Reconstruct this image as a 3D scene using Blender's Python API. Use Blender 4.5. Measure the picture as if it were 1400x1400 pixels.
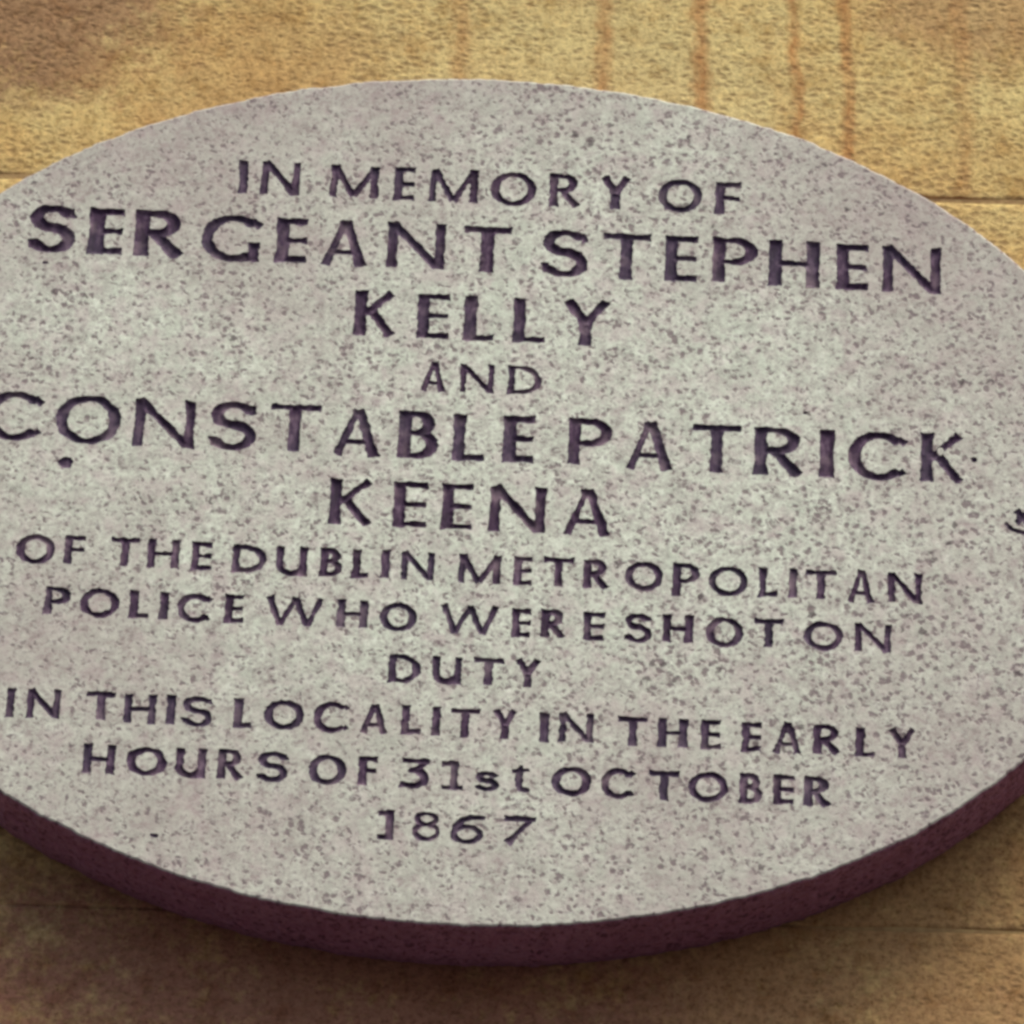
import bpy, math, random
import numpy as np
from mathutils import Vector, Matrix, noise
from mathutils.geometry import delaunay_2d_cdt

scene = bpy.context.scene
for o in list(bpy.data.objects):
    bpy.data.objects.remove(o)
C = scene.collection
random.seed(7)
R = math.radians
Z0 = 3.4                      # height of the plaque above the street, metres

# ---------------------------------------------------------------- camera
EL, ROLL, DIST = R(32.0), R(1.5), 10000.0 / 2800.0
fwd = Vector((0, math.cos(EL), math.sin(EL)))
upv = Vector((0, -math.sin(EL), math.cos(EL)))
rgt = Vector((1, 0, 0))
r2 = rgt * math.cos(ROLL) + upv * math.sin(ROLL)
u2 = -rgt * math.sin(ROLL) + upv * math.cos(ROLL)
cam = bpy.data.objects.new('camera', bpy.data.cameras.new('camera'))
C.objects.link(cam)
cl = -fwd * DIST + Vector((0, 0, Z0))
m = Matrix((r2, u2, -fwd)).transposed().to_4x4()
m.translation = cl
cam.matrix_world = m
cam.data.sensor_width = 36
cam.data.angle = 2 * math.atan(0.07)
cam.data.clip_end = 200
cam.data.clip_start = 0.05
scene.camera = cam
scene.cycles.filter_width = 3.3

# ---------------------------------------------------------------- daylight
SUN_EL, SUN_AZ = R(63), R(36)          # azimuth counted from straight out of the wall, to the right
sdir = Vector((math.sin(SUN_AZ) * math.cos(SUN_EL), -math.cos(SUN_AZ) * math.cos(SUN_EL), math.sin(SUN_EL)))
w = bpy.data.worlds.new("World")
scene.world = w
w.use_nodes = True
nt = w.node_tree
bg = nt.nodes['Background']
sky = nt.nodes.new('ShaderNodeTexSky')
sky.sky_type = 'NISHITA'
sky.sun_disc = False
sky.sun_elevation = SUN_EL
sky.sun_rotation = math.atan2(sdir.x, sdir.y)
sky.dust_density = 5.0
sky.air_density = 1.0
sky.ozone_density = 1.0
nt.links.new(sky.outputs[0], bg.inputs[0])
bg.inputs[1].default_value = 0.06
sl = bpy.data.lights.new('sun', 'SUN')
sl.energy = 1.5
sl.angle = R(34)
sl.color = (1.0, 0.95, 0.83)
so = bpy.data.objects.new('sun', sl)
so.rotation_euler = (-sdir).to_track_quat('-Z', 'Y').to_euler()
so.location = (1.5, -3, Z0 + 4)
C.objects.link(so)
scene.view_settings.view_transform = 'Standard'
scene.view_settings.look = 'None'
scene.view_settings.exposure = 1.34
scene.view_settings.gamma = 1.0


# ---------------------------------------------------------------- node helpers
class NT:
    def __init__(self, name):
        self.m = bpy.data.materials.new(name)
        self.m.use_nodes = True
        self.t = self.m.node_tree
        self.b = self.t.nodes['Principled BSDF']
        self.tc = self.t.nodes.new('ShaderNodeTexCoord')
        self.co = self.tc.outputs['Object']

    def n(self, typ, **kw):
        x = self.t.nodes.new(typ)
        for k, v in kw.items():
            setattr(x, k, v)
        return x

    def l(self, a, b):
        self.t.links.new(a, b)

    def mapv(self, scale=(1, 1, 1), loc=(0, 0, 0), src=None):
        mp = self.n('ShaderNodeMapping')
        mp.inputs['Scale'].default_value = scale
        mp.inputs['Location'].default_value = loc
        self.l(src or self.co, mp.inputs['Vector'])
        return mp.outputs[0]

    def noise(self, scale, detail=3, rough=0.55, vec=None, dist=0.0, color=False):
        x = self.n('ShaderNodeTexNoise')
        x.inputs['Scale'].default_value = scale
        x.inputs['Detail'].default_value = detail
        x.inputs['Roughness'].default_value = rough
        x.inputs['Distortion'].default_value = dist
        self.l(vec or self.co, x.inputs['Vector'])
        return x.outputs['Color' if color else 'Fac']

    def vor(self, scale, vec=None, rnd=1.0, out='Distance'):
        x = self.n('ShaderNodeTexVoronoi')
        x.inputs['Scale'].default_value = scale
        x.inputs['Randomness'].default_value = rnd
        self.l(vec or self.co, x.inputs['Vector'])
        return x.outputs[out]

    def ramp(self, fac, stops, interp='LINEAR'):
        x = self.n('ShaderNodeValToRGB')
        x.color_ramp.interpolation = interp
        e = x.color_ramp.elements
        while len(e) < len(stops):
            e.new(0.5)
        for k, (p, c) in enumerate(stops):
            e[k].position = p
            if not hasattr(c, '__len__'):
                c = (c, c, c)
            e[k].color = (*c, 1)
        self.l(fac, x.inputs[0])
        return x.outputs[0]

    def mix(self, fac, a, b, mode='MIX'):
        x = self.n('ShaderNodeMix', data_type='RGBA', blend_type=mode)
        for s, v in ((x.inputs['Factor'], fac), (x.inputs['A'], a), (x.inputs['B'], b)):
            if hasattr(v, 'links') or hasattr(v, 'is_linked'):
                self.l(v, s)
            elif hasattr(v, '__len__'):
                s.default_value = (*v, 1)
            else:
                s.default_value = v
        return x.outputs['Result']

    def math(self, op, a, b=None, clamp=False):
        x = self.n('ShaderNodeMath', operation=op, use_clamp=clamp)
        for s, v in ((x.inputs[0], a), (x.inputs[1], b)):
            if v is None:
                continue
            if isinstance(v, (int, float)):
                s.default_value = v
            else:
                self.l(v, s)
        return x.outputs[0]

    def bump(self, h, strength, dist, normal=None):
        x = self.n('ShaderNodeBump')
        x.inputs['Strength'].default_value = strength
        x.inputs['Distance'].default_value = dist
        self.l(h, x.inputs['Height'])
        if normal is not None:
            self.l(normal, x.inputs['Normal'])
        return x.outputs[0]

    def finish(self, col, rough=0.8, normal=None, spec=0.3):
        if hasattr(col, 'links') or hasattr(col, 'is_linked'):
            self.l(col, self.b.inputs['Base Color'])
        else:
            self.b.inputs['Base Color'].default_value = (*col, 1)
        if isinstance(rough, (int, float)):
            self.b.inputs['Roughness'].default_value = rough
        else:
            self.l(rough, self.b.inputs['Roughness'])
        self.b.inputs['Specular IOR Level'].default_value = spec
        if normal is not None:
            self.l(normal, self.b.inputs['Normal'])
        return self.m


# ---------------------------------------------------------------- materials
def sandstone():
    t = NT('buff_sandstone')
    base = t.ramp(t.noise(9, 5, 0.65), [(0.28, (0.500, 0.330, 0.115)), (0.5, (0.620, 0.460, 0.175)), (0.70, (0.640, 0.535, 0.235))])
    tint = t.ramp(t.noise(30, 4, 0.7, t.mapv(loc=(3, 1, 5))), [(0.35, (0.42, 0.25, 0.10)), (0.60, (0.52, 0.43, 0.20))])
    col = t.mix(0.45, base, tint)
    sep = t.n('ShaderNodeSeparateXYZ')
    t.l(t.co, sep.inputs[0])
    X, Z = sep.outputs['X'], sep.outputs['Z']
    brk1 = t.noise(13, 5, 0.7, t.mapv(loc=(4, 2, 1)))
    brk2 = t.noise(110, 4, 0.75, t.mapv(loc=(7, 2, 1)))

    def patch(cx, cz, rx, rz, c, amt, src):
        dx = t.math('DIVIDE', t.math('SUBTRACT', X, cx), rx)
        dz = t.math('DIVIDE', t.math('SUBTRACT', Z, cz), rz)
        d = t.math('ADD', t.math('MULTIPLY', dx, dx), t.math('MULTIPLY', dz, dz))
        d = t.math('ADD', d, t.math('MULTIPLY', t.math('SUBTRACT', brk1, 0.5), 2.2))
        d = t.math('ADD', d, t.math('MULTIPLY', t.math('SUBTRACT', brk2, 0.5), 2.0))
        f = t.math('MULTIPLY', t.ramp(d, [(0.20, 1.0), (1.0, 0.0)]), amt)
        return t.mix(f, src, c)
    # patches: damp brown upper corners; below, the plaque's shadow painted into the stone
    col = patch(0.02, 0.30, 0.13, 0.10, (0.56, 0.49, 0.235), 0.55, col)
    col = patch(-0.245, 0.335, 0.09, 0.075, (0.230, 0.120, 0.072), 0.80, col)
    col = patch(-0.15, 0.29, 0.09, 0.06, (0.44, 0.260, 0.10), 0.5, col)
    col = patch(0.25, 0.350, 0.08, 0.050, (0.36, 0.210, 0.105), 0.55, col)
    col = patch(-0.08, -0.27, 0.36, 0.12, (0.270, 0.118, 0.088), 0.88, col)  # shadow under the plaque, put into the wall colour
    col = patch(0.24, -0.23, 0.18, 0.16, (0.370, 0.220, 0.100), 0.85, col)  # browner tone towards the lower right
    # rust coloured water runs down the upper course
    wob = t.math('MULTIPLY', t.math('SUBTRACT', t.noise(1.0, 3, 0.6, t.mapv(scale=(6, 1, 16))), 0.5), 0.022)
    xs = t.math('ADD', t.math('ADD', X, wob), t.math('MULTIPLY', t.math('SUBTRACT', brk2, 0.5), 0.008))
    xs = t.math('ADD', t.math('MULTIPLY', xs, 1.6667), 0.5)      # -0.3..0.3 m -> 0..1
    stops = [(0.0, 0.0)]
    for x, hw, s in ((-33, 6, 0.55), (41, 6, 0.80), (90, 6, 0.95), (139, 4.2, 0.90), (167, 4.6, 0.95), (228, 6, 0.5)):
        c = x * 0.001 * 1.6667 + 0.5
        h = hw * 0.001 * 1.6667
        stops += [(c - h, 0.0), (c - h * 0.35, s), (c + h * 0.35, s), (c + h, 0.0)]
    stops.append((1.0, 0.0))
    st = t.ramp(xs, stops)
    zm = t.ramp(Z, [(0.222, 0.0), (0.232, 1.0), (0.6, 1.0)])
    brk = t.ramp(t.noise(1.0, 5, 0.75, t.mapv(scale=(90, 30, 26))), [(0.30, 0.35), (0.62, 1.0)])
    sf = t.math('MULTIPLY', t.math('MULTIPLY', st, zm), t.math('MULTIPLY', brk, 0.85))
    col = t.mix(sf, col, (0.370, 0.150, 0.045))
    col = t.mix(1.0, col, t.ramp(t.noise(62, 5, 0.75, t.mapv(loc=(6, 6, 2))), [(0.33, (0.74, 0.66, 0.56)), (0.50, (1, 1, 1)), (0.66, (1.12, 1.14, 1.12))]), 'MULTIPLY')
    # sand grain, open pits and short drag marks
    g = t.noise(330, 4, 0.8)
    col = t.mix(1.0, col, t.ramp(g, [(0.33, (0.50, 0.45, 0.38)), (0.50, (1, 1, 1)), (0.68, (1.25, 1.23, 1.16))]), 'MULTIPLY')
    more = t.noise(8, 3, 0.6, t.mapv(loc=(3, 3, 3)))
    wn = t.n('ShaderNodeVectorMath', operation='SCALE')
    warp = t.n('ShaderNodeVectorMath', operation='ADD')
    t.l(t.noise(160, 2, 0.6, color=True), wn.inputs[0])
    wn.inputs['Scale'].default_value = 0.9
    t.l(t.mapv(scale=(170, 60, 270)), warp.inputs[0])
    t.l(wn.outputs[0], warp.inputs[1])
    pv = t.math('ADD', t.vor(1.0, warp.outputs[0]), t.math('MULTIPLY', t.math('SUBTRACT', 0.5, more), 0.9))
    pv = t.math('ADD', pv, t.math('MULTIPLY', t.math('SUBTRACT', 0.5, g), 1.0))
    pit = t.ramp(pv, [(0.10, 1.0), (0.48, 0.0)])
    col = t.mix(t.math('MULTIPLY', pit, 0.48), col, (0.20, 0.120, 0.055))
    hgt = t.math('SUBTRACT', t.math('MULTIPLY', g, 0.9), t.math('MULTIPLY', pit, 0.9))
    nrm = t.bump(hgt, 0.65, 0.0007)
    nrm = t.bump(t.noise(60, 5, 0.75), 0.40, 0.003, nrm)
    return t.finish(col, 0.9, nrm, 0.15)


def granite(name, edge=False):
    t = NT(name)
    fine = t.noise(260, 4, 0.85)
    mid = t.noise(150, 3, 0.65, t.mapv(loc=(2, 7, 1)))
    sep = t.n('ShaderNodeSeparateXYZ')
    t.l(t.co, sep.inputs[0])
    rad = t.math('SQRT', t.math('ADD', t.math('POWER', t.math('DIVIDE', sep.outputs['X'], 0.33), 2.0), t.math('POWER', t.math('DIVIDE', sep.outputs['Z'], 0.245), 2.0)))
    f2 = t.math('ADD', t.math('MULTIPLY', fine, 0.55), t.math('MULTIPLY', mid, 0.45))
    col = t.ramp(f2, [(0.37, (0.20, 0.178, 0.165)), (0.44, (0.41, 0.410, 0.355)), (0.52, (0.555, 0.600, 0.495)), (0.64, (0.73, 0.78, 0.665))])
    # feldspar pinks, greenish grey grains
    pk = t.ramp(t.noise(85, 3, 0.65, t.mapv(loc=(5, 3, 9))), [(0.48, 0.0), (0.62, 1.0)])
    col = t.mix(t.math('MULTIPLY', pk, 0.36), col, (0.50, 0.400, 0.400))
    gr = t.ramp(t.noise(70, 3, 0.65, t.mapv(loc=(15, 13, 4))), [(0.50, 0.0), (0.66, 1.0)])
    col = t.mix(t.math('MULTIPLY', gr, 0.42), col, (0.47, 0.540, 0.430))
    # falloff of light towards the margins put into the colour, with drifts of grime
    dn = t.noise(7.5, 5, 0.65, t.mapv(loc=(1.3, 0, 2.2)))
    dirt_and_light_falloff = t.ramp(t.math('ADD', t.math('MULTIPLY', rad, 0.38), dn), [(0.62, 0.0), (1.06, 1.0)])
    col = t.mix(t.math('MULTIPLY', dirt_and_light_falloff, 0.62), col, (0.290, 0.225, 0.215))
    # dark mica specks, more of them towards the right hand side
    wn = t.n('ShaderNodeVectorMath', operation='SCALE')
    warp = t.n('ShaderNodeVectorMath', operation='ADD')
    t.l(t.noise(300, 2, 0.6, color=True), wn.inputs[0])
    wn.inputs['Scale'].default_value = 0.0065
    t.l(t.co, warp.inputs[0])
    t.l(wn.outputs[0], warp.inputs[1])
    dens = t.math('ADD', t.noise(30, 4, 0.7, t.mapv(loc=(8, 8, 8))), t.math('MULTIPLY', sep.outputs['X'], 0.22))
    v1 = t.math('ADD', t.vor(235, warp.outputs[0]), t.math('MULTIPLY', t.math('SUBTRACT', 0.50, dens), 0.55))
    s1 = t.ramp(v1, [(0.19, 1.0), (0.38, 0.0)])
    v2 = t.math('ADD', t.vor(360, warp.outputs[0]), t.math('MULTIPLY', t.math('SUBTRACT', 0.53, mid), 1.2))
    s2 = t.ramp(v2, [(0.16, 1.0), (0.42, 0.0)])
    v3 = t.math('ADD', t.vor(75, warp.outputs[0]), t.math('MULTIPLY', t.math('SUBTRACT', 0.5, dens), 0.6))
    s3 = t.ramp(v3, [(0.035, 1.0), (0.075, 0.0)])
    col = t.mix(t.math('MULTIPLY', s1, 0.85), col, (0.140, 0.098, 0.106))
    col = t.mix(t.math('MULTIPLY', s2, 0.62), col, (0.190, 0.150, 0.155))
    col = t.mix(t.math('MULTIPLY', s3, 0.8), col, (0.060, 0.042, 0.045))
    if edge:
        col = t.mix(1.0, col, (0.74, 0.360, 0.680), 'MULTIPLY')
        hgt = t.math('ADD', fine, t.math('MULTIPLY', mid, 1.5))
        return t.finish(col, 0.85, t.bump(hgt, 1.0, 0.0024), 0.2)
    hgt = t.math('SUBTRACT', fine, t.math('MULTIPLY', s1, 0.5))
    nrm = t.bump(hgt, 0.55, 0.0006)
    nrm = t.bump(t.noise(60, 3, 0.6), 0.25, 0.002, nrm)
    return t.finish(col, 0.62, nrm, 0.35)


def letter_paint():
    t = NT('worn_purple_black_paint')
    # a stem keeps its paint at the edges and loses it in the middle
    a = t.noise(150, 4, 0.65, t.mapv(scale=(1.6, 1, 0.7)))
    col = t.ramp(a, [(0.36, (0.028, 0.013, 0.032)), (0.54, (0.062, 0.032, 0.068)), (0.72, (0.165, 0.110, 0.160))])
    b = t.ramp(t.noise(60, 3, 0.6, t.mapv(loc=(4, 4, 4))), [(0.52, 0.0), (0.70, 1.0)])
    col = t.mix(t.math('MULTIPLY', b, 0.5), col, (0.30, 0.22, 0.25))
    c = t.ramp(t.noise(18, 2, 0.5, t.mapv(loc=(9, 4, 4))), [(0.45, 0.0), (0.60, 1.0)])
    col = t.mix(t.math('MULTIPLY', c, 0.25), col, (0.045, 0.050, 0.075))
    return t.finish(col, 0.75, t.bump(a, 0.5, 0.0006), 0.2)


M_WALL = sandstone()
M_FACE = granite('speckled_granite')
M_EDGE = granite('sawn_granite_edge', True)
M_PAINT = letter_paint()
mt = NT('lime_mortar')
M_MORTAR = mt.finish(mt.ramp(mt.noise(200, 3), [(0.3, (0.27, 0.17, 0.08)), (0.7, (0.38, 0.27, 0.12))]), 0.95, mt.bump(mt.noise(300, 3), 0.8, 0.001), 0.1)


def obj(name, me, parent=None, **props):
    o = bpy.data.objects.new(name, me)
    C.objects.link(o)
    if parent is not None:
        o.parent = parent
    for k, v in props.items():
        o[k] = v
    return o


# ---------------------------------------------------------------- unseen pavement, added to bounce light up under the plaque
gt = NT('street_paving')
M_BOUNCE = gt.finish(gt.ramp(gt.noise(3, 4, 0.6), [(0.3, (0.050, 0.042, 0.045)), (0.7, (0.085, 0.072, 0.076))]), 0.9, gt.bump(gt.noise(40, 3), 0.5, 0.003), 0.2)
me = bpy.data.meshes.new('ground')
me.from_pydata([(-60, -60, 0), (60, -60, 0), (60, 60, 0), (-60, 60, 0)], [], [(0, 1, 2, 3)])
me.materials.append(M_BOUNCE)
obj('ground', me, kind='structure')

# ---------------------------------------------------------------- the wall
WALL_Y = 0.05                  # wall face lies 50 mm behind the plaque face
wall = obj('stone_wall', None, label='buff yellow sandstone block wall with rusty vertical streaks, behind the oval plaque', category='wall')
wall.location = (0, WALL_Y, Z0)


def block_mesh(x0, x1, z0, z1, step, seed):
    g = 0.0004
    tight = lambda z, x: min(1.0, max(0.06, (x - 0.13) / 0.05)) if abs(z + 0.198) < 0.02 else 1.0
    x0 += g; x1 -= g; z0 += g; z1 -= g
    W, H, T = x1 - x0, z1 - z0, 0.16

    def axis(a, b):
        L = b - a
        inner = [a + L * i / max(2, int(L / step)) for i in range(max(2, int(L / step)) + 1)]
        e = [0, 0.0015, 0.0035, 0.006, 0.010]
        inner = [v for v in inner if a + 0.013 < v < b - 0.013]
        return [a + v for v in e] + inner + [b - v for v in reversed(e)]
    xs, zs = axis(x0, x1), axis(z0, z1)
    V, F = [], []
    r = 0.0042
    for j, z in enumerate(zs):
        for i, x in enumerate(xs):
            wv = noise.noise(Vector((x * 38, z * 38, seed)))
            wob = 0.0016 * wv
            dT, dB = z1 - z, z - z0
            dx = min(x - x0, x1 - x)
            y = 0.0
            for d, rr in ((dT, r * (1.0 + 0.5 * wv)), (dB, 0.0012), (dx, 0.005)):
                if d is not dx:
                    rr *= tight(z, x)
                if d < rr:
                    q = 1 - d / rr
                    y += rr * 0.6 * (1 - math.sqrt(max(0, 1 - q * q)))
            y += 0.0005 * noise.noise(Vector((x * 30, z * 40, seed + 3))) + 0.0012 * noise.noise(Vector((x * 9, z * 9, seed + 7)))
            zz = z
            if j in (0, len(zs) - 1):
                zz = z + (wob if j == 0 else -abs(wob)) * 0.5
            if j in (0, len(zs) - 1):
                tq = tight(z, x)
                zz = z + (zz - z) * tq + (-1 if j == 0 else 1) * (g - 0.00008) * (1 - tq)
            V.append((x, y, zz))
    nx, nz = len(xs), len(zs)
    for j in range(nz - 1):
        for i in range(nx - 1):
            a = j * nx + i
            F.append((a, a + 1, a + nx + 1, a + nx))
    # sides running back
    loop = list(range(nx)) + [j * nx + nx - 1 for j in range(1, nz)] + [(nz - 1) * nx + i for i in range(nx - 2, -1, -1)] + [j * nx for j in range(nz - 2, 0, -1)]
    base = len(V)
    for k in loop:
        V.append((V[k][0], T, V[k][2]))
    n = len(loop)
    for k in range(n):
        k2 = (k + 1) % n
        F.append((loop[k2], loop[k], base + k, base + k2))
    F.append(tuple(base + k for k in range(n)))
    me = bpy.data.meshes.new('block')
    me.from_pydata(V, [], F)
    me.polygons.foreach_set('use_smooth', [True] * (len(F) - 1) + [False])
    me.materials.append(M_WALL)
    return me


courses = [(0.2265, 0.640, (-1.45, -0.62, 0.47, 1.40)), (-0.198, 0.2265, (-1.30, -0.95, -0.085, 0.78, 1.45)), (-0.610, -0.198, (-1.45, -0.52, 0.62, 1.40))]
k = 0
for z0, z1, xs in courses:
    for a, b in zip(xs[:-1], xs[1:]):
        k += 1
        near = a < 0.3 and b > -0.3
        obj('block', block_mesh(a, b, z0, z1, 0.006 if near else 0.03, 5.3 * k), wall)
# mortar bed behind the joints
me = bpy.data.meshes.new('mortar')
mv = [(-1.28, 0.0009, -0.606), (1.38, 0.0009, -0.606), (1.38, 0.0009, 0.636), (-1.28, 0.0009, 0.636), (-1.28, 0.15, -0.606), (1.38, 0.15, -0.606), (1.38, 0.15, 0.636), (-1.28, 0.15, 0.636)]
me.from_pydata(mv, [], [(0, 1, 2, 3), (4, 7, 6, 5), (0, 4, 5, 1), (1, 5, 6, 2), (2, 6, 7, 3), (3, 7, 4, 0)])
me.materials.append(M_MORTAR)
obj('mortar', me, wall)

# ---------------------------------------------------------------- the plaque
# every letter: character, centre x, centre z, width, height (millimetres on the plaque face)
ROWS = [
    [('I',-125.6,177.5,3.3,19.4), ('N',-106.8,177.9,18.9,20.3), ('M',-69.8,177.6,23.7,18.1), ('E',-44.6,177.7,10.1,19.6), ('M',-19.8,177.9,23.7,19.4), ('O',10.2,177.5,21.9,20), ('R',36.1,178.1,14.9,19.4), ('Y',61.5,177.9,14.9,18.9), ('O',94,177.9,21.1,18.7), ('F',117.9,177.7,12.3,18.8)],
    [('S',-219,140.9,23,28.1), ('E',-192.1,140.8,16.4,27), ('R',-165.1,140.9,24.3,27.6), ('G',-129.3,140.1,28.3,26.7), ('E',-99,140.3,15.2,24.9), ('A',-72.2,140.1,21.7,26.1), ('N',-36.7,140.5,27.8,26.3), ('T',-1.2,140.2,22.7,26.5), ('S',37.5,140,22.5,27.2), ('T',68.3,139.6,22.7,27), ('E',95.7,139.9,15.7,26.2), ('P',122.6,140.5,21.7,26.1), ('H',152.2,140.1,24.7,26.7), ('E',181.1,139.4,15.2,26.6), ('N',210.9,139.5,27.9,26.9)],
    [('K',-54.8,98.9,20.5,25.9), ('E',-26.3,98.8,15.1,25.9), ('L',-3.4,98.8,14.4,26), ('L',21.6,99,15.3,26.3), ('Y',49.6,99,22.5,26)],
    [('A',-24.1,63.1,12.1,16.9), ('N',-2.6,63.2,16.1,16.1), ('D',20.9,63.5,16.1,16.3)],
    [('C',-229.4,29.1,28,27.4), ('O',-192.4,28.9,30.9,26.8), ('N',-154.8,28.6,28.6,26.9), ('S',-121.2,28.9,22.5,27.6), ('T',-90.9,29.4,23.7,26.5), ('A',-59.8,28.5,22.1,26.5), ('B',-29.9,28.7,19.2,26.9), ('L',-5.1,28.3,14.9,26.2), ('E',19.4,28.7,14.9,25.9), ('P',54.6,29.3,20.7,26.2), ('A',84.2,28.3,22.1,27), ('T',116.7,28.5,23.2,26.7), ('R',147.6,28.4,23.9,26.7), ('I',171,28.6,6,27), ('C',195.7,28.4,27.4,26.7), ('K',227.8,29.1,20.7,28.1)],
    [('K',-60.5,-12,20.9,25.6), ('E',-31.9,-12,15.9,25), ('E',-9,-11.9,14.5,25.3), ('N',20.8,-11.8,26.3,26), ('A',55,-11.8,22.3,25.8)],
    [('O',-212.4,-47.1,18,16.8), ('F',-193.4,-46.6,9.8,15.3), ('T',-168.8,-46.4,13.3,15.7), ('H',-150.1,-46.4,15.1,16.2), ('E',-131.4,-46.9,9.8,15.8), ('D',-108.2,-47.2,16.2,15.4), ('U',-87.5,-47.5,14.8,16), ('B',-68.4,-47,10.6,15.6), ('L',-54,-47.1,8.2,15.7), ('I',-42,-46.5,2.3,15.7), ('N',-26.3,-46.9,15.5,16), ('M',3.7,-47.1,20.1,15.5), ('E',24.7,-47,8.7,15.6), ('T',42.1,-46.8,13.7,16.5), ('R',60.5,-46.8,12.6,15.9), ('O',83.8,-46.9,18,15.9), ('P',104.2,-47.7,12.8,18.2), ('O',124.8,-47.5,18.5,16.5), ('L',144.1,-47.1,8.9,16.5), ('I',156.1,-46.7,2.7,16.3), ('T',169.8,-46.9,14.4,16.1), ('A',189.3,-47,12.4,18), ('N',210.6,-46.8,15.8,17.7)],
    [('P',-199.5,-75.7,12.2,15.2), ('O',-179,-76.1,18.2,15.7), ('L',-159.7,-75.9,9.4,15.7), ('I',-147.7,-76,3.2,15.8), ('C',-133.1,-76.5,15.8,16.1), ('E',-113.8,-75.9,9,15.7), ('W',-84.6,-75.7,26.4,15.2), ('H',-56.4,-75.6,14.7,15.1), ('O',-34.3,-76.3,17.3,15.4), ('W',0.1,-75.8,26.4,15.6), ('E',25.3,-76.6,8.7,16.2), ('R',40.8,-76,11.7,15.6), ('E',60.5,-76.6,9.8,15.7), ('S',82,-76.4,12.9,15.8), ('H',101.2,-75.7,14.6,14.7), ('O',123.6,-76.5,17.5,17), ('T',145.1,-75.8,13.3,15.5), ('O',171.6,-76.2,18.4,15.7), ('N',195.6,-75.9,16.8,15.2)],
    [('D',-29.7,-105.3,15.2,16.2), ('u',-9.2,-105,13.9,15), ('T',10.8,-104.5,14.1,14.8), ('Y',29.7,-104.7,12.2,15.2)],
    [('I',-217.5,-134.1,3.6,15.7), ('N',-201.5,-133.9,15.4,15.6), ('T',-174.1,-133.6,13.7,14.9), ('H',-155.2,-134.4,14.9,15.9), ('I',-140.4,-133.9,2.3,16.1), ('S',-127.7,-134.3,14,16.6), ('L',-105.9,-134.2,8.4,16.1), ('O',-86,-133.9,18.4,15.7), ('C',-63.5,-134.1,16.2,16.8), ('A',-42.6,-134,13.2,15.7), ('L',-25,-133.6,9,15.9), ('I',-13,-133.7,2.2,15.5), ('T',0.9,-134,13.7,15.1), ('Y',20.1,-133.8,11.4,15.1), ('I',38.9,-134.4,2.7,16), ('N',54.3,-133.7,16,15.2), ('T',81.4,-134.5,13.9,16.1), ('H',100.6,-134.2,14,15), ('E',118.8,-134.2,9.3,16.2), ('E',138.4,-134.5,9.3,15.8), ('A',155.6,-134,13.5,16.5), ('R',174.7,-133.9,13.3,15.9), ('L',193,-134.6,9,16.1), ('Y',210.7,-134.2,12.8,15.3)],
    [('H',-172.7,-163,14.9,15.9), ('O',-150,-163.2,18.3,16.1), ('u',-128.9,-162.9,14.6,15.5), ('R',-109.9,-162.6,12.4,16.2), ('S',-89.8,-163,14.2,16.7), ('O',-63.5,-163.2,17.6,15.8), ('F',-44.3,-162.8,8.9,14.9), ('3',-21.6,-163,14,15.9), ('1',-3.7,-163.1,10,15.7), ('s',12.9,-165.5,11.2,10.8), ('t',28.8,-163.8,8,14.1), ('O',53.3,-163.5,18.3,15.3), ('C',75.1,-163.4,15.2,16.3), ('T',97.4,-163.6,13.7,15.9), ('O',118.6,-163.1,18.3,16.1), ('B',138.9,-162.8,10.7,16.4), ('E',154.6,-162.7,10,16.3), ('R',170.6,-162.8,12.8,16.6)],
    [('j',-34,-191.8,7.8,16), ('8',-14.7,-191.6,13.1,15.8), ('6',4.6,-192.4,14.9,15.3), ('7',29.7,-191.7,14.8,15.1)],
]
STEM = [3.2, 4.9, 4.5, 2.5, 4.8, 4.6, 2.8, 2.9, 2.8, 2.9, 3.0, 2.8]
THIN = [2.0, 2.5, 2.4, 1.7, 2.5, 2.4, 1.8, 1.8, 1.8, 1.8, 1.85, 1.9]


def bar(p, q, w0, w1=None, waist=0.86):
    """flared straight chisel stroke from p to q as a polygon"""
    w1 = w0 if w1 is None else w1
    p, q = np.array(p, float), np.array(q, float)
    d = q - p
    L = np.hypot(*d)
    n = np.array((-d[1], d[0])) / L
    L1, L2 = [], []
    for s in (0, 0.12, 0.3, 0.5, 0.7, 0.88, 1):
        k = waist + (1 - waist) * (abs(s - 0.5) * 2) ** 2
        hw = (w0 + (w1 - w0) * s) * 0.5 * k
        L1.append(p + d * s + n * hw)
        L2.append(p + d * s - n * hw)
    return ('p', np.array(L1 + L2[::-1]))


def swp(pts, ws):
    return ('c', np.array(pts, float), np.array(ws, float) * 0.5)


def arc(cx, cy, rx, ry, a0, a1, s, t, n=26, end=1.0):
    """swept elliptical arc, thick where it runs vertically, thin where horizontal"""
    P, W = [], []
    for i in range(n + 1):
        a = math.radians(a0 + (a1 - a0) * i / n)
        c = abs(math.cos(a)) ** 1.3
        w = t + (s - t) * c
        P.append((cx + rx * math.cos(a), cy + ry * math.sin(a)))
        W.append(w)
    return swp(P, W)


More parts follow.
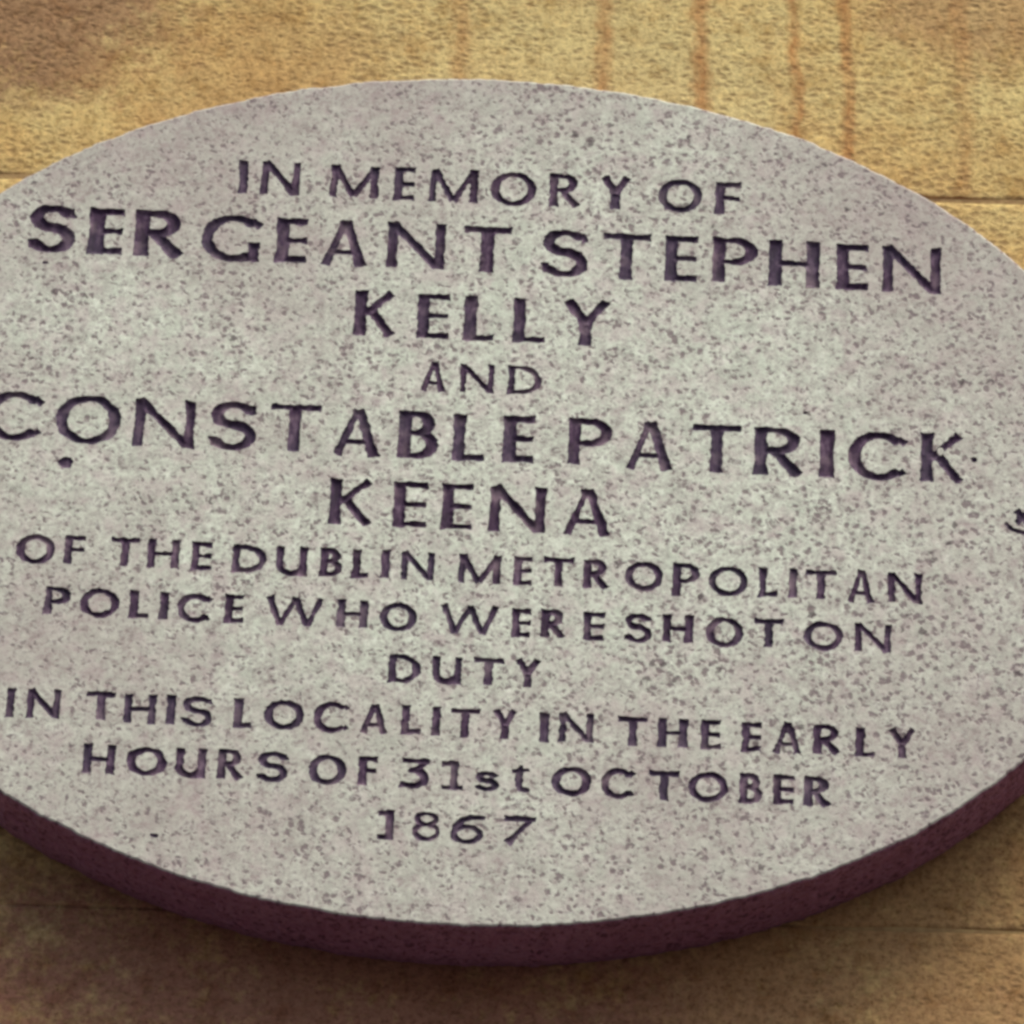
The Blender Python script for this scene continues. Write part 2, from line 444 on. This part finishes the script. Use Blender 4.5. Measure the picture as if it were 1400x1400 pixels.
def glyph(ch, w, h, s, t):
    X0, X1, Y0, Y1 = -w / 2, w / 2, -h / 2, h / 2
    l, r = X0 + s / 2, X1 - s / 2
    b, tp = Y0 + t / 2, Y1 - t / 2
    hs = s * 0.92
    G = []
    if ch == 'I':
        G = [bar((0, Y0), (0, Y1), s * 1.12)]
    elif ch == 'j':
        G = [bar((X1 - s / 2, Y0), (X1 - s / 2, Y1), s * 1.05), bar((X0, Y1 - t * .7), (X1 - s * .3, tp), t * 1.1), bar((X0, b), (X1 - s * .3, b), t * 1.1)]
    elif ch == '1':
        G = [bar((w * .08, Y0), (w * .08, Y1), s * .95), bar((X0, Y1 - t * .8), (w * .1, tp), t * 1.1), bar((X0, b), (X1, b), t * .95)]
    elif ch in 'EF':
        G = [bar((l, Y0), (l, Y1), s * 1.05), bar((X0, tp), (X1, tp), t * 1.15), bar((l, h * .01), (X1 - w * .02, h * .01), t)]
        if ch == 'E':
            G.append(bar((X0, b), (X1, b + t * .12), t * 1.15))
    elif ch == 'L':
        G = [bar((l, Y0), (l, Y1), s * 1.08), bar((X0, b), (X1, b + t * .15), t * 1.1)]
    elif ch == 'T':
        G = [bar((0, Y0), (0, Y1), s * 1.08), bar((X0, tp), (X1, tp), t * 1.15, waist=.8)]
    elif ch == 'H':
        G = [bar((l, Y0), (l, Y1), s * 1.05), bar((r, Y0), (r, Y1), s * 1.05), bar((l, 0), (r, 0), t)]
    elif ch == 'A':
        ax = -w * .02
        G = [bar((X0 + t * .55, Y0), (ax, Y1), t * 1.25, t * 1.0), bar((X1 - s * .45, Y0), (ax + t * .2, Y1), s * .95, s * .8), bar((X0 + w * .2, Y0 + h * .30), (X1 - w * .2, Y0 + h * .30), t * .95),
             bar((ax - w * .13, Y1 - t * .45), (ax + s * .35, Y1 - t * .45), t * .85)]
    elif ch == 'V':
        G = [bar((X0 + s * .5, Y1), (0, Y0), s), bar((X1 - t * .5, Y1), (0, Y0), t * 1.1)]
    elif ch == 'N':
        G = [bar((l - s * .08, Y0), (l - s * .08, Y1), s * .88), bar((r + s * .08, Y0), (r + s * .08, Y1), s * .88), bar((X0 + s * .35, Y1 - t * .1), (X1 - s * .5, Y0 + t * .3), s * .80)]
        G.append(bar((X0 - s * .06, tp + t * .05), (X0 + s * .7, tp + t * .05), t * .8))
    elif ch == 'M':
        G = [bar((X0 + t * .6, Y0), (X0 + w * .07 + t * .3, Y1), t * 1.25), bar((X1 - s * .45, Y0), (X1 - w * .08 - s * .1, Y1), s * .98),
             bar((X0 + w * .06 + t * .4, Y1 - t * .15), (0, Y0 + t * .2), s * .85, s * .8), bar((X1 - w * .09, Y1 - t * .15), (0, Y0 + t * .2), t * 1.15)]
    elif ch == 'W':
        q = w * .24
        G = [bar((X0 + s * .35, Y1), (-q, Y0), s * .95, s * .8), bar((-q, Y0), (w * .02, Y1 - h * .02), t * 1.0, t * 1.15),
             bar((w * .0, Y1 - h * .02), (q, Y0), s * .95, s * .8), bar((q, Y0), (X1 - t * .4, Y1), t, t * 1.15)]
    elif ch == 'Y':
        G = [bar((0, Y0), (0, h * .02), s * 1.05), bar((X0 + s * .4, Y1), (0, -h * .02), s * .95), bar((X1 - t * .6, Y1), (0, -h * .02), t * 1.35)]
    elif ch == 'K':
        G = [bar((l, Y0), (l, Y1), s * 1.05), bar((X0 + s * .8, -h * .02), (X1 - t * .8, Y1 - t * .2), t * 1.05, t * 1.3), bar((X0 + s * 1.35, h * .04), (X1 - s * .4, Y0 + t * .1), s * .82)]
    elif ch == 'O':
        G = [arc(0, 0, w / 2 - hs / 2, h / 2 - t / 2, 0, 360, hs, t, 40)]
    elif ch in 'CG':
        G = [arc(w * .03, 0, w * .53 - hs / 2, h / 2 - t / 2, 50 if ch == 'C' else 48, 310 if ch == 'C' else 302, hs, t * 1.05, 34)]
        G.append(bar((X1 - w * .16, Y1 - h * .12), (X1 - w * .02, Y1 - h * .24), t * 1.0, t * 1.35))
        if ch == 'C':
            G.append(bar((X1 - w * .16, Y0 + h * .12), (X1 - w * .03, Y0 + h * .22), t * 1.0, t * 1.2))
        else:
            G.append(bar((X1 - s * .5, Y0 + h * .02), (X1 - s * .5, Y0 + h * .43), s * .95))
            G.append(bar((X1 - s * 1.5, Y0 + t * .5), (X1 - s * .3, Y0 + t * .5), t))
    elif ch == 'D':
        G = [bar((l, Y0), (l, Y1), s * 1.03), arc(X0 + w * .35, 0, w * .65 - hs / 2, h / 2 - t / 2, -90, 90, hs, t), bar((X0, tp), (X0 + w * .38, tp), t), bar((X0, b), (X0 + w * .38, b), t)]
    elif ch in 'PRB':
        mid = -h * .04 if ch == 'P' else (h * .02 if ch == 'R' else h * .04)
        rr = X1 if ch == 'P' else (X1 - w * .10)
        cy, ry = (tp + mid) / 2, (tp - mid) / 2
        cx = X0 + w * .45
        G = [bar((l, Y0), (l, Y1), s * 1.05), arc(cx, cy, rr - hs / 2 - cx, ry, -90, 90, hs, t), bar((X0, tp), (cx + w * .03, tp), t * 1.05), bar((l, mid), (cx + w * .03, mid), t)]
        if ch == 'R':
            G.append(bar((cx - w * .06, mid), (X1 - s * .35, Y0 + t * .05), s * .85, s * 1.0))
        if ch == 'B':
            cy, ry = (b + mid) / 2, (mid - b) / 2
            G += [arc(cx, cy, X1 - hs / 2 - cx, ry, -90, 90, hs, t), bar((X0, b), (cx + w * .03, b), t * 1.05)]
    elif ch in 'Ss':
        ry1, ry2 = (tp - h * .03) / 2, (h * .03 - b) / 2
        m0 = h * .03
        P, W = [], []
        k = hs * .92
        for i in range(19):
            a = math.radians(38 + (270 - 38) * i / 18)
            P.append((math.cos(a) * (w / 2 - k / 2) * .94, (tp + m0) / 2 + ry1 * math.sin(a)))
            W.append(t + (k - t) * abs(math.cos(a)) ** 1.3)
        for i in range(1, 20):
            a = math.radians(90 - (90 + 142) * i / 19)
            P.append((math.cos(a) * (w / 2 - k / 2), (b + m0) / 2 + ry2 * math.sin(a)))
            W.append(t + (k - t) * abs(math.cos(a)) ** 1.3)
        for i in range(len(W)):      # heavy spine
            d = abs(i - 18) / 6
            if d < 1:
                W[i] += (s * .85 - t) * (1 - d) * .7
        G = [swp(P, W)]
        G.append(bar((X1 - w * .13, Y1 - t * .5), (X1 - w * .08, Y1 - h * .26), t * .7, t * 1.0))
        G.append(bar((X0 + w * .12, Y0 + t * .6), (X0 + w * .10, Y0 + h * .28), t * .8, t * 1.3))
    elif ch in 'Uu':
        G = [bar((l, Y0 + h * .3), (l, Y1), s * 1.0), bar((r, Y0), (r, Y1), s * 1.0), arc((l + r) / 2, Y0 + h * .36, (r - l) / 2, h * .36 - t / 2, 180, 360, s * .95, t * 1.1)]
    elif ch == '3':
        m0 = h * .10
        G = [bar((X0 + w * .04, tp), (X1 - w * .02, tp), t * 1.1), bar((X1 - w * .1, tp - t * .1), (X0 + w * .38, m0 - h * .02), t * .95),
             arc(X0 + w * .42, (b + m0) / 2, w * .56 - hs / 2, (m0 - b) / 2, 95, -90, hs, t), bar((X0, b + t * .2), (X0 + w * .45, b), t * 1.2)]
    elif ch == '8':
        m0 = h * .06
        k = hs * .85
        G = [arc(0, (tp + m0) / 2, w * .42 - k / 2, (tp - m0) / 2, 0, 360, k, t, 30), arc(0, (b + m0) / 2, w * .5 - k / 2, (m0 - b) / 2, 0, 360, k, t, 30)]
    elif ch == '6':
        k = hs * .9
        G = [arc(0, Y0 + h * .34, w / 2 - k / 2, h * .34 - t / 2, 0, 360, k, t, 30)]
        P = [(X1 - w * .02, tp), (w * .12, tp - h * .01), (-w * .18, tp - h * .12), (-w * .36, tp - h * .32), (X0 + k / 2, -h * .14)]
        G.append(swp(P, [t, t * 1.1, t * 1.2, t * 1.35, k]))
    elif ch == '7':
        G = [bar((X0, tp), (X1, tp), t * 1.15), bar((X1 - w * .14, tp), (X0 + w * .14, Y0 + t * .2), t * .9, s * 1.05)]
    elif ch == 't':
        G = [swp([(w * .0, Y1), (-w * .08, Y1 - h * .2), (-w * .10, -h * .2), (w * .02, Y0 + t * .7), (X1 - w * .1, Y0 + t * .6)], [t * .8, s * .95, s * .95, t * 1.2, t * .9]),
             bar((X0, Y1 - h * .2), (X1, Y1 - h * .12), t * 1.0)]
    return G


def sdf(G, PX, PY):
    out = np.full(PX.shape, 1e3)
    for g in G:
        if g[0] == 'c':
            P, W = g[1], g[2]
            for i in range(len(P) - 1):
                ax, ay = P[i]
                dx, dy = P[i + 1] - P[i]
                L = dx * dx + dy * dy + 1e-9
                s = np.clip(((PX - ax) * dx + (PY - ay) * dy) / L, 0, 1)
                d = np.hypot(PX - ax - s * dx, PY - ay - s * dy) - (W[i] + (W[i + 1] - W[i]) * s)
                out = np.minimum(out, d)
        else:
            P = g[1]
            n = len(P)
            dmin = np.full(PX.shape, 1e6)
            ins = np.zeros(PX.shape, bool)
            for i in range(n):
                ax, ay = P[i]
                bx, by = P[(i + 1) % n]
                dx, dy = bx - ax, by - ay
                s = np.clip(((PX - ax) * dx + (PY - ay) * dy) / (dx * dx + dy * dy + 1e-9), 0, 1)
                dmin = np.minimum(dmin, np.hypot(PX - ax - s * dx, PY - ay - s * dy))
                if ay != by:
                    ins ^= ((ay > PY) != (by > PY)) & (PX < (bx - ax) * (PY - ay) / (by - ay) + ax)
            out = np.minimum(out, np.where(ins, -dmin, dmin))
    return out


rng = np.random.default_rng(11)
cut_pts, cut_edges = [], []          # outlines of the cut letters, for the holes in the face
THICK = 50.0
TH = R(-1.3)

plaque = obj('memorial_plaque', None, label='oval pale grey granite plaque with worn purple black engraved lettering, fixed to the sandstone wall', category='plaque')
plaque.location = (-0.01774, WALL_Y, Z0 + 0.0139)
plaque.rotation_euler = (0, -TH, 0)


def carve(name, G, cx, cz, x0, x1, z0, z1, cell, rough, depth, slope, **props):
    """march the shape over a small grid: a V-cut trough mesh, and its rim kept for the hole in the face"""
    nx, nz = int((x1 - x0) / cell) + 2, int((z1 - z0) / cell) + 2
    gx, gz = x0 + np.arange(nx) * cell, z0 + np.arange(nz) * cell
    PX, PZ = np.meshgrid(gx, gz)
    F = sdf(G, PX, PZ)
    for _ in range(9):               # hand cut, weathered edge
        a = rng.uniform(0, math.tau)
        k = rng.uniform(0.35, 2.6)
        F += 1.25 * rough * rng.uniform(.3, 1) / (0.6 + k) * np.sin(k * (PX * math.cos(a) + PZ * math.sin(a)) + rng.uniform(0, 6.28))
    F[0, :] = F[-1, :] = 1
    F[:, 0] = F[:, -1] = 1
    F = np.where(np.abs(F) < 1e-3, 1e-3, F)
    dep = np.minimum(np.maximum(-F, 0) * slope, depth) + 0.12
    V, vid, faces, rim = [], {}, [], []

    def corner(j, i):
        key = (j, i)
        if key not in vid:
            vid[key] = len(V)
            V.append(((cx + gx[i]) / 1e3, (-THICK + dep[j, i]) / 1e3, (cz + gz[j]) / 1e3))
        return vid[key]

    def cross(j, i, j2, i2):
        if (j2, i2) < (j, i):
            j, i, j2, i2 = j2, i2, j, i
        key = (j, i, j2, i2)
        if key not in vid:
            f0, f1 = F[j, i], F[j2, i2]
            s = min(0.9, max(0.1, f0 / (f0 - f1)))
            vid[key] = len(V)
            V.append(((cx + gx[i] + (gx[i2] - gx[i]) * s) / 1e3, -THICK / 1e3, (cz + gz[j] + (gz[j2] - gz[j]) * s) / 1e3))
        return vid[key]
    for j in range(nz - 1):
        for i in range(nx - 1):
            cs = [(j, i), (j, i + 1), (j + 1, i + 1), (j + 1, i)]
            ins = [F[c] < 0 for c in cs]
            if not any(ins):
                continue
            if all(ins):
                faces.append(tuple(corner(*c) for c in cs))
                continue
            poly = []
            for q in range(4):
                q2 = (q + 1) % 4
                if ins[q]:
                    poly.append(corner(*cs[q]))
                if ins[q] != ins[q2]:
                    e = cross(*cs[q], *cs[q2])
                    poly.append(e)
                    if ins[q]:
                        pend = e
                        q3 = q2
                        while not ins[(q3 + 1) % 4]:
                            q3 = (q3 + 1) % 4
                        rim.append((pend, cross(*cs[q3], *cs[(q3 + 1) % 4])))
            faces.append(tuple(poly))
    base = len(cut_pts)
    loc = {}
    for a, b in rim:
        for v in (a, b):
            if v not in loc:
                loc[v] = base + len(loc)
                cut_pts.append((V[v][0] * 1e3, V[v][2] * 1e3))
        cut_edges.append((loc[a], loc[b]))
    me = bpy.data.meshes.new(name)
    me.from_pydata(V, [], faces)
    me.polygons.foreach_set('use_smooth', [True] * len(faces))
    me.materials.append(M_PAINT)
    return obj(name, me, plaque, **props)


for row, s, t in zip(ROWS, STEM, THIN):
    hmed = sorted(q[4] for q in row)[len(row) // 2]
    for ch, cx, cz, w, h in row:
        if ch not in 'stPA':
            h = 0.4 * h + 0.6 * hmed * (1.03 if ch in 'OCGS' else 1.0)
        s_ = s * (0.93 + 0.14 * rng.random())
        t_ = t * (0.92 + 0.16 * rng.random())
        s_ *= 1.42
        t_ *= 1.52
        if h > 22 and cx < -150 and cz > 100:
            s_ *= 1.15
            t_ *= 1.12
        if h < 22:
            s_ *= 1.08
            t_ *= 1.08
        if ch in 'st68':
            s_ *= .85
            t_ *= .85
        w *= 1.055
        h *= 1.04
        G = glyph(ch, w, h, s_, t_)
        ww = max(w, s_ * 1.2) / 2 + 1.0
        if h > 22:
            carve('letter', G, cx, cz, -ww, ww, -h / 2 - 1, h / 2 + 1, 0.62, 0.22, 1.5, 0.85)
        else:
            carve('letter', G, cx, cz, -ww, ww, -h / 2 - 1, h / 2 + 1, 0.45, 0.21, 1.1, 0.85)
# carved number / badge at the right hand edge, cut off by the picture
badge = [bar((-3.4, 7.2), (3.4, -0.2), 3.8), bar((3.4, 7.2), (-3.4, -0.2), 3.8), bar((-3.4, 3.2), (5.4, 3.2), 4.0),
         arc(1.5, 3, 10.5, 8.6, 205, 335, 2.2, 3.0)]
carve('carved_emblem', badge, 267.5, -6.6, -11, 15, -8, 9, 0.5, 0.2, 1.3, 0.85)
# small chips and pits knocked out of the face
for cx, cz, a, b in ((-201.6, 3.6, 4.0, 4.4), (-143.7, -203.8, 2.6, 1.6), (-221, 120.5, 1.5, 1.0), (231.0, -125.0, 1.0, 2.6), (226.5, 33.0, 2.0, 2.4), (243.0, 28.5, 1.6, 1.5), (160, 52.0, 1.2, 1.0)):
    P = [(a * math.cos(k) * rng.uniform(.65, 1.15), b * math.sin(k) * rng.uniform(.65, 1.15)) for k in np.linspace(0, math.tau, 9)[:-1]]
    o = carve('chip', [('p', np.array(P))], cx, cz, -a - 1, a + 1, -b - 1, b + 1, 0.5, 0.35, 0.9, 0.7)

# face with every letter cut out of it, then the rounded arris and the thick edge
A, B = 327.8, 243.4
NR = 1000


def outline(k, grow=0.0, seed=0.0, amp=0.8):
    a = math.tau * k / NR
    c, s = math.cos(a), math.sin(a)
    n = Vector((c / A, s / B)).normalized()
    o = grow + amp * noise.noise(Vector((c * 22, s * 22, 3))) + amp * .8 * noise.noise(Vector((c * 75, s * 75, 9))) + amp * .5 * noise.noise(Vector((c * 160, s * 160, 4)))
    return (A * c + n.x * o, B * s + n.y * o)


ring = [outline(k) for k in range(NR)]
npts = len(cut_pts)
allp = list(cut_pts) + ring
alle = list(cut_edges) + [(npts + k, npts + (k + 1) % NR) for k in range(NR)]
vo, eo, fo, ov, oe, of_ = delaunay_2d_cdt([Vector(p) for p in allp], alle, [], 0, 1e-5)
con = set()
for e, src in zip(eo, oe):
    if src:
        con.add((min(e), max(e)))
adj = {}
for fi, f in enumerate(fo):
    for a, b in zip(f, f[1:] + f[:1]):
        adj.setdefault((min(a, b), max(a, b)), []).append(fi)
side = [None] * len(fo)
stack = []
for e, fs in adj.items():
    if len(fs) == 1 and side[fs[0]] is None:
        side[fs[0]] = 1 if e in con else 0
        stack.append(fs[0])
while stack:
    fi = stack.pop()
    f = fo[fi]
    for a, b in zip(f, f[1:] + f[:1]):
        e = (min(a, b), max(a, b))
        for g in adj[e]:
            if g != fi and side[g] is None:
                side[g] = side[fi] + (1 if e in con else 0)
                stack.append(g)
V = [(v.x / 1e3, -THICK / 1e3, v.y / 1e3) for v in vo]
Fc, mi, sm = [], [], []
for f, s in zip(fo, side):
    if s is not None and s % 2 == 1:
        a, b, c = (vo[i] for i in f[:3])
        cr = (b.x - a.x) * (c.y - a.y) - (b.y - a.y) * (c.x - a.x)
        Fc.append(tuple(f) if cr > 0 else tuple(reversed(f)))
        mi.append(0); sm.append(False)
base = len(V)
prof = [(0, 0), (0.9, 0.45), (1.3, 1.3), (1.5, 3), (1.4, 10), (1.6, 20), (1.3, 30), (0.6, 36), (-1.6, 43), (-4.0, 48), (-5.5, 53)]
for q, (g, d) in enumerate(prof):
    for k in range(NR):
        x, z = outline(k, g)
        if q > 2:
            z += 0.35 * noise.noise(Vector((x * .08, d * .12, z * .08)))
        V.append((x / 1e3, (-THICK + d) / 1e3, z / 1e3))
for q in range(len(prof) - 1):
    for k in range(NR):
        a, b = base + q * NR + k, base + q * NR + (k + 1) % NR
        Fc.append((b, a, a + NR, b + NR))
        mi.append(0 if q < 1 else 1); sm.append(True)
Fc.append(tuple(base + (len(prof) - 1) * NR + k for k in range(NR)))
mi.append(1); sm.append(False)
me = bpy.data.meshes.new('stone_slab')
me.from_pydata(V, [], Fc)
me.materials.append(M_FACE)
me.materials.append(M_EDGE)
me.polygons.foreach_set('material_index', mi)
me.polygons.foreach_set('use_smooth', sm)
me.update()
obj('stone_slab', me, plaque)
